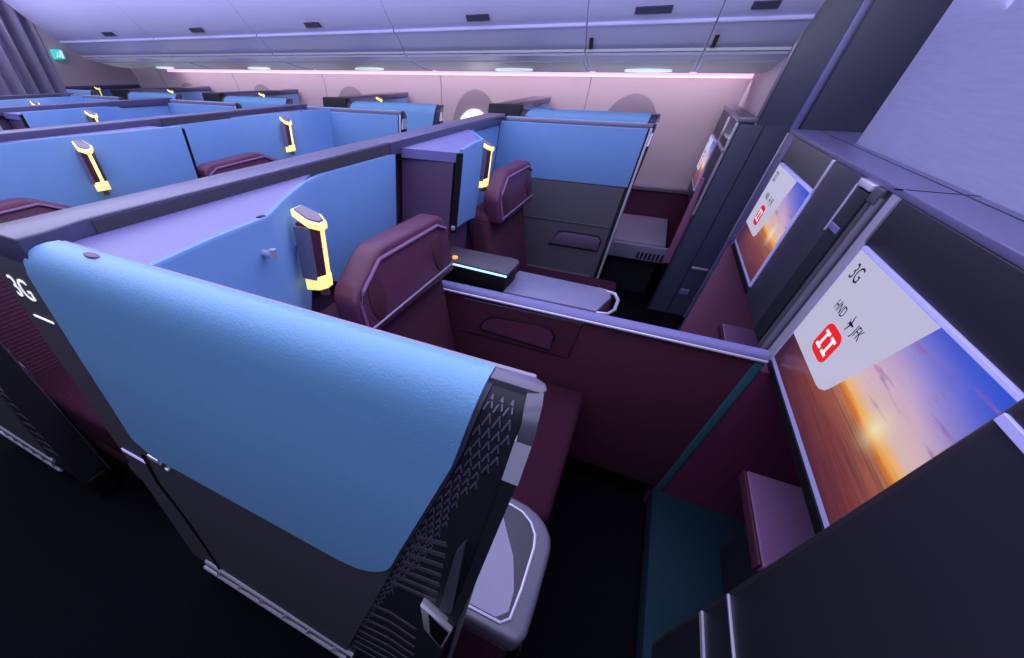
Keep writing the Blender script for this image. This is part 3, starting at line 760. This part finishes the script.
# ------------------------------------------------------------------ front cabinet with the two screens
t = thing('monitor_cabinet', (.55, 1.34, 0), 'dark slate cabinet across the front that carries the two tilted screens', 'cabinet')
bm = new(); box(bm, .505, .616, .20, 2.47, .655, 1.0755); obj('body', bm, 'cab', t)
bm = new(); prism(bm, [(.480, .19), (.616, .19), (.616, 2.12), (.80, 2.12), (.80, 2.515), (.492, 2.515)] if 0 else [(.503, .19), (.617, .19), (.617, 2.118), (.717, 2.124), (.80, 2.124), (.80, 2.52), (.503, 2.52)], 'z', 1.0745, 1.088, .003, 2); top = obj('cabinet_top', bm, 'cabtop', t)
bm = new(); box(bm, .486, .615, 1.283, 1.287, 1.0865, 1.0888); obj('top_seam', bm, 'black', top)
bm = new(); box(bm, .59, .593, .2, 2.5, 1.0865, 1.0888); obj('top_seam', bm, 'greyd', top)
bm = new(); rbox(bm, .4985, .504, .19, 2.52, 1.0755, 1.0885, .002); obj('front_lip', bm, 'cabtop', top)
# end trim past the far screen
bm = new(); rbox(bm, .506, .80, 2.44, 2.515, .0, 1.0755, .01); obj('end_panel', bm, 'mono', t)
bm = new(); rbox(bm, .496, .506, 2.375, 2.50, .66, 1.0755, .004); obj('end_trim', bm, 'cabtop', t); bm = new(); rbox(bm, .495, .508, 2.502, 2.518, .66, 1.0755, .003); obj('end_edge', bm, 'silver', t)
# far bay: door with silver edges
bm = new(); rbox(bm, .496, .506, 1.50, 1.765, .66, 1.0755, .002); obj('bay_panel', bm, 'cab', t)
bm = new(); rbox(bm, .498, .506, 1.785, 2.375, 1.0, 1.0755, .002); obj('bay_panel', bm, 'baygrey', t)
bm = new(); rbox(bm, .4925, .506, 1.768, 1.780, .985, 1.0755, .002); obj('silver_strip', bm, 'plate', t)
bm = new(); rbox(bm, .492, .508, 1.40, 1.488, .66, 1.058, .002); dr = obj('stowage_door', bm, 'greyd', t)
bm = new(); rbox(bm, .4895, .505, 1.489, 1.497, .985 - .03, 1.0755, .002); rbox(bm, .4895, .505, 1.40, 1.497, 1.062, 1.0755, .002); obj('door_edge', bm, 'plate', dr)
bm = new(); rbox(bm, .4895, .4935, 1.408, 1.478, .966, .980, .001, 1); obj('door_handle', bm, 'laven', dr)
# fluted posts between the two bays
bm = new(); tube(bm, [(.506, 1.383, .66), (.506, 1.383, 1.06)], .012, 14); obj('post', bm, 'grey', t)
bm = new(); tube(bm, [(.505, 1.352, .66), (.505, 1.352, 1.06)], .011, 14); obj('post', bm, 'pewter', t)
bm = new(); pts = [(.508, 1.272)] + [(.512 - .016 * math.sin(math.radians(a)), 1.296 - .026 * math.cos(math.radians(a))) for a in (15, 40, 65, 90, 115, 140, 165)] + [(.508, 1.322)]
prism(bm, pts, 'z', .66, 1.0755); obj('post', bm, 'silver', t, ang=60)
bm = new(); rbox(bm, .493, .507, 1.345, 1.396, 1.045, 1.0755, .003); obj('post_cap', bm, 'grey', t)
bm = new(); rbox(bm, .498, .506, 1.262, 1.272, .99, 1.0755, .002); obj('silver_strip', bm, 'pewter', t)
bm = new(); rbox(bm, .497, .506, .20, 1.258, .988, 1.0755, .002); obj('upper_panel', bm, 'greyd', t)
# footwells
bm = new(); box(bm, .45, 1.02, 1.212, 1.27, .0, .66); obj('footwell_divider', bm, 'magenta', t)
bm = new(); box(bm, 1.0, 1.03, .2, 2.44, .0, .66); obj('footwell_back', bm, 'magenta', t)
bm = new(); box(bm, .50, 1.02, 2.424, 2.44, .0, .66); obj('footwell_side', bm, 'rose', t)
bm = new(); box(bm, .50, 1.02, .2, 2.44, .656, .668); obj('footwell_roof', bm, 'black', t)
bm = new(); rbox(bm, .45, 1.0, .24, 1.215, .03, .085, .004); obj('footwell_floor', bm, 'teal', t)
bm = new(); rbox(bm, .47, 1.0, 1.27, 2.42, .03, .085, .004); obj('footwell_floor', bm, 'teal', t)
# dark wing that closes the footwell toward the aisle
bm = new(); rbox(bm, .472, .505, .195, .615, .0, 1.0755, .008, 3); wg = obj('aisle_wing', bm, 'greyd', t)
bm = new(); tube(bm, [(.484, .612, .0), (.484, .612, 1.07)], .0135, 14); obj('edge_moulding', bm, 'gun', wg)
for z, h_ in ((.34, .012), (.445, .006), (.975, .012)):
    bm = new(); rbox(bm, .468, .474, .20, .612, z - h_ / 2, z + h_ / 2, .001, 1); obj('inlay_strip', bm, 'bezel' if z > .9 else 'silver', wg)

def make_ottoman(label, y0, y1):
    o = thing('foot_stool', (.64, (y0 + y1) / 2, .08), label, 'footrest', 'footrests under the screens')
    bm = new(); rbox(bm, .56, .74, y0, y1, .395, .425, .006, 3); obj('top_cushion', bm, 'mauve', o)
    bm = new(); rbox(bm, .66, .78, y0 + .03, y1 - .03, .085, .395, .006); obj('base', bm, 'greyd', o)
    bm = new(); rbox(bm, .553, .561, y0 + .003, y1 - .003, .396, .424, .003); obj('front_edge', bm, 'maroonp', o)
    return o
ot = make_ottoman('mauve-topped footrest under the near screen, above the teal floor', .74, 1.07)
make_ottoman('small mauve footrest under the far screen', 1.72, 2.05)

# ------------------------------------------------------------------ screens
def make_screen(name, label, s, x, y0, y1, z0, z1):
    """faces aft; y0 is the reader's left edge"""
    t = thing('video_screen', (x, (y0 + y1) / 2, z0), label, 'screen', 'seat screens')
    b = .011
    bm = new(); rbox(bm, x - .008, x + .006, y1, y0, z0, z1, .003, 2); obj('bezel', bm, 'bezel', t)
    W_, H_ = (y0 - b) - (y1 + b), (z1 - b * .55) - (z0 + b * 1.3)
    bm = new(); uvl = bm.loops.layers.uv.new('UVMap')
    xs = x - .0092
    v = [bm.verts.new((xs, y0 - b, z0 + b * 1.3)), bm.verts.new((xs, y1 + b, z0 + b * 1.3)), bm.verts.new((xs, y1 + b, z1 - b * .55)), bm.verts.new((xs, y0 - b, z1 - b * .55))]
    w = [bm.verts.new(q.co + Vector((.003, 0, 0))) for q in v]
    fs = [bm.faces.new(v)] + [bm.faces.new((v[k], v[(k + 1) % 4], w[(k + 1) % 4], w[k])) for k in range(4)] + [bm.faces.new(w[::-1])]
    uvs = {0: (0, 0), 1: (1, 0), 2: (1, 1), 3: (0, 1)}
    idx = {q: i % 4 for i, q in enumerate(v + w)}
    for f in bm.faces:
        for lp in f.loops: lp[uvl].uv = uvs[idx[lp.vert]]
    disp = obj('display', bm, 'screen', t, smooth=False)
    def pl(d):
        return lambda u, vv, ww: (xs - d - ww, y0 - b - u * W_, z0 + b * 1.3 + vv * H_)
    asp = W_ / H_
    # translucent card
    r = .07
    pts = [(0, 1.0), (0, .25)] + [(.43 + .06 * math.cos(math.radians(a)), .36 + .11 * math.sin(math.radians(a))) for a in (-90, -67, -45, -22, 0)] + [(.62, 1.0)]
    pts = [(0, 1.0), (0, .26), (.42, .26), (.455, .27), (.485, .30), (.50, .345), (.655, 1.0)]
    bm = new(); q = pl(.0006)
    A = [bm.verts.new(q(u, v_, 0)) for u, v_ in pts]; B = [bm.verts.new(q(u, v_, -.0004)) for u, v_ in pts]
    bm.faces.new(A); bm.faces.new(B[::-1])
    for k in range(len(pts)): bm.faces.new((A[k], A[(k + 1) % len(pts)], B[(k + 1) % len(pts)], B[k]))
    obj('card', bm, 'card', disp, smooth=False)
    q = pl(.0011)
    def txt(body, u, v_, size, sx=1.):
        bm = new()
        text_bm(bm, body, size, lambda a, c, d_: q(u + a / asp, v_ + c, d_ * .3), .0004, sx)
        return bm
    obj('seat_number', txt(s, .055, .83, .155), 'ink', disp)
    obj('origin_code', txt('HND', .13, .635, .105, .92), 'ink', disp)
    bm = new()
    text_bm(bm, 'JFK', .105, lambda a, c, d_: q(.355 + a / asp, .635 + c, d_ * .3), .0004, .92)
    obj('destination_code', bm, 'ink', disp)
    # small aeroplane between the two
    bm = new()
    cx, cy = .315, .668
    for poly in ([(-.028, .010), (.032, .006), (.040, 0), (.032, -.006), (-.028, -.010)], [(.010, .0), (-.012, .055), (-.020, .055), (-.008, 0), (-.020, -.055), (-.012, -.055)], [(-.022, 0), (-.034, .024), (-.038, .024), (-.030, 0), (-.038, -.024), (-.034, -.024)]):
        Vv = [bm.verts.new(q(cx + a * .62, cy + c_, .0003)) for a, c_ in poly]; bm.faces.new(Vv)
    obj('aeroplane_mark', bm, 'ink', disp, smooth=False)
    # red badge with two white marks
    bm = new(); R = rrect(-.085, .085, -.115, .115, .05, 5)
    A = [bm.verts.new(q(.272 + a * .95, .463 + c_, .0001)) for a, c_ in R]; B = [bm.verts.new(q(.272 + a * .95, .463 + c_, -.0003)) for a, c_ in R]
    bm.faces.new(A); bm.faces.new(B[::-1]); n_ = len(R)
    for k in range(n_): bm.faces.new((A[k], A[(k + 1) % n_], B[(k + 1) % n_], B[k]))
    bd = obj('badge', bm, 'red', disp, smooth=False)
    bm = new()
    def quad(pts):
        Vv = [bm.verts.new(q(.272 + a, .463 + c_, .0006)) for a, c_ in pts]; Ww = [bm.verts.new(q(.272 + a, .463 + c_, .0002)) for a, c_ in pts]
        bm.faces.new(Vv); bm.faces.new(Ww[::-1])
        for k in range(len(pts)): bm.faces.new((Vv[k], Vv[(k + 1) % len(pts)], Ww[(k + 1) % len(pts)], Ww[k]))
    for cx_ in (-.032, .034):
        quad([(cx_ - .026, .062), (cx_ + .022, .062), (cx_ + .022, .042), (cx_ - .026, .042)])
        quad([(cx_ - .009, .042), (cx_ + .007, .042), (cx_ + .007, -.045), (cx_ - .009, -.045)])
        quad([(cx_ - .026, -.045), (cx_ + .022, -.045), (cx_ + .022, -.066), (cx_ - .026, -.066)])
    obj('badge_mark', bm, 'screenw', disp, smooth=False)
    return t
make_screen('near', 'lit sunset screen marked 3G on the near half of the cabinet', '3G', .5, 1.245, .628, .686, .988)
make_screen('far', 'lit sunset screen on the far half of the cabinet, left of the 3G screen', '3D', .5, 2.34, 1.772, .688, .995)

# ------------------------------------------------------------------ window suite in front: cabinet, screen, side tray
t = thing('monitor_cabinet', (.41, 3.55, 0), 'slim slate cabinet against the dark bulkhead by the window wall', 'cabinet')
bm = new(); rbox(bm, .372, .449, 3.052, 4.08, .58, 1.07, .004); obj('body', bm, 'cab', t)
bm = new(); rbox(bm, .366, .4485, 3.044, 4.085, 1.066, 1.088, .004); obj('cabinet_top', bm, 'pewter', t)
bm = new(); rbox(bm, .362, .375, 3.50, 3.53, .80, 1.06, .003); rbox(bm, .362, .375, 3.05, 3.075, .62, 1.066, .003); rbox(bm, .362, .375, 3.05, 3.52, .93, .945, .003); obj('silver_strip', bm, 'silver', t)
bm = new(); prism(bm, [(.372, .0), (.449, .0), (.449, .58), (.372, .58)], 'y', 3.052, 3.12); obj('side_panel', bm, 'cab', t)
bm = new(); prism(bm, [(.34, .30), (.40, .30), (.372, .60), (.352, .80), (.33, .80)], 'y', 3.14, 3.17, .004, 2); obj('pink_post', bm, 'rose', t)
make_screen('window', 'lit screen seen edge-on by the window wall', '3A', .368, 4.02, 3.54, .66, .93)
# flush panel on the monument side with its seam, handle and round pull
t = thing('stowage_panel', (.5, 3.05, 0), 'dark stowage panel low on the bulkhead side, with silver handle', 'panel')
bm = new(); rbox(bm, .38, .598, 3.036, 3.052, .012, 1.06, .003); obj('panel', bm, 'mono', t)
bm = new(); box(bm, .486, .490, 3.0345, 3.037, .012, 1.06); obj('seam', bm, 'black', t)
bm = new(); rbox(bm, .50, .592, 3.030, 3.037, .325, .340, .002); obj('handle', bm, 'silver', t)
bm = new(); rbox(bm, .50, .555, 3.028, 3.037, .155, .195, .008); obj('pull', bm, 'laven', t)
t = thing('side_table', (.16, 3.6, 0), 'pale grey side tray with a louvred lip, low by the window wall', 'side table')
bm = new(); rbox(bm, -.03, .33, 3.3, 4.06, .335, .36, .006); obj('tray_top', bm, 'pale', t)
bm = new(); rbox(bm, -.03, .36, 3.26, 3.30, .255, .352, .006); lip = obj('front_lip', bm, 'pale', t)
for k in range(7):
    bm = new(); box(bm, .17 + .026 * k, .185 + .026 * k, 3.257, 3.262, .265, .31); obj('louvre', bm, 'greyd', lip)
bm = new(); rbox(bm, 0, .33, 3.32, 4.05, .0, .33, .006); obj('base', bm, 'greyd', t)

# ------------------------------------------------------------------ light
def area(name, loc, size, energy, col, rot=(0, 0, 0)):
    l = bpy.data.lights.new(name, 'AREA'); l.shape = 'RECTANGLE'; l.size, l.size_y = size; l.energy = energy; l.color = col
    o = bpy.data.objects.new(name, l); COL.objects.link(o); o.location = loc; o.rotation_euler = rot
    return o
area('ceiling_wash', (-2.3, .9, 2.1), (7.4, 2.4), 140, (.76, .76, 1.))
area('aisle_wash', (-1.5, -.8, 2.0), (6., .6), 26, (.74, .76, 1.), (math.radians(28), 0, 0))
bw = area('bin_wash', (-2.6, 1.7, 1.50), (6.6, .3), 60, (.80, .80, 1.), (math.radians(120), 0, 0)); bw.data.spread = math.radians(95)
area('cove_wash', (-2.4, 3.93, 1.22), (5.6, .05), 9, (1., .80, .94), (math.radians(20), 0, 0))
ul = area('bin_fill', (-2.5, 3.35, .98), (6., .25), 10, (.88, .88, 1.), (math.radians(180), 0, 0))  # added fill, hidden behind the window suite walls, to brighten the bin undersides
area('aft_wash', (-5.5, 2.0, 2.1), (1., 2.), 30, (.82, .80, 1.), (0, math.radians(12), 0))

w = bpy.data.worlds.new('cabin_ambient'); SC.world = w; w.use_nodes = True
w.node_tree.nodes['Background'].inputs['Color'].default_value = (.35, .35, .62, 1); w.node_tree.nodes['Background'].inputs['Strength'].default_value = .06

# ------------------------------------------------------------------ camera
cd = bpy.data.cameras.new('camera'); co = bpy.data.objects.new('camera', cd); COL.objects.link(co)
F, CX, CY = 368.05, 407.2, 422.9
yaw, pit, rol = 4.87040956e-01, 7.67786925e-01, 4.15985738e-03
base = Matrix(((1, 0, 0), (0, 0, -1), (0, 1, 0)))
Rz = Matrix(((math.cos(yaw), math.sin(yaw), 0), (-math.sin(yaw), math.cos(yaw), 0), (0, 0, 1)))
Rx = Matrix(((1, 0, 0), (0, math.cos(pit), -math.sin(pit)), (0, math.sin(pit), math.cos(pit))))
Rr = Matrix(((math.cos(rol), -math.sin(rol), 0), (math.sin(rol), math.cos(rol), 0), (0, 0, 1)))
Mx = Rr @ Rx @ base @ Rz          # rows: right, down, forward
right, down, fwd = Mx[0], Mx[1], Mx[2]
rm = Matrix((right, -down, -fwd)).transposed().to_4x4()
co.matrix_world = Matrix.Translation((0, 0, H)) @ rm
cd.sensor_fit = 'HORIZONTAL'; cd.sensor_width = 36; cd.lens = F / 1024 * 36
cd.shift_x = (512 - CX) / 1024; cd.shift_y = (CY - 329) / 1024
cd.clip_start = .02; cd.clip_end = 60
SC.camera = co
SC.view_settings.view_transform = 'Standard'; SC.view_settings.look = 'None'
SC.view_settings.gamma = 1; SC.view_settings.exposure = 0; SC.view_settings.use_curve_mapping = False
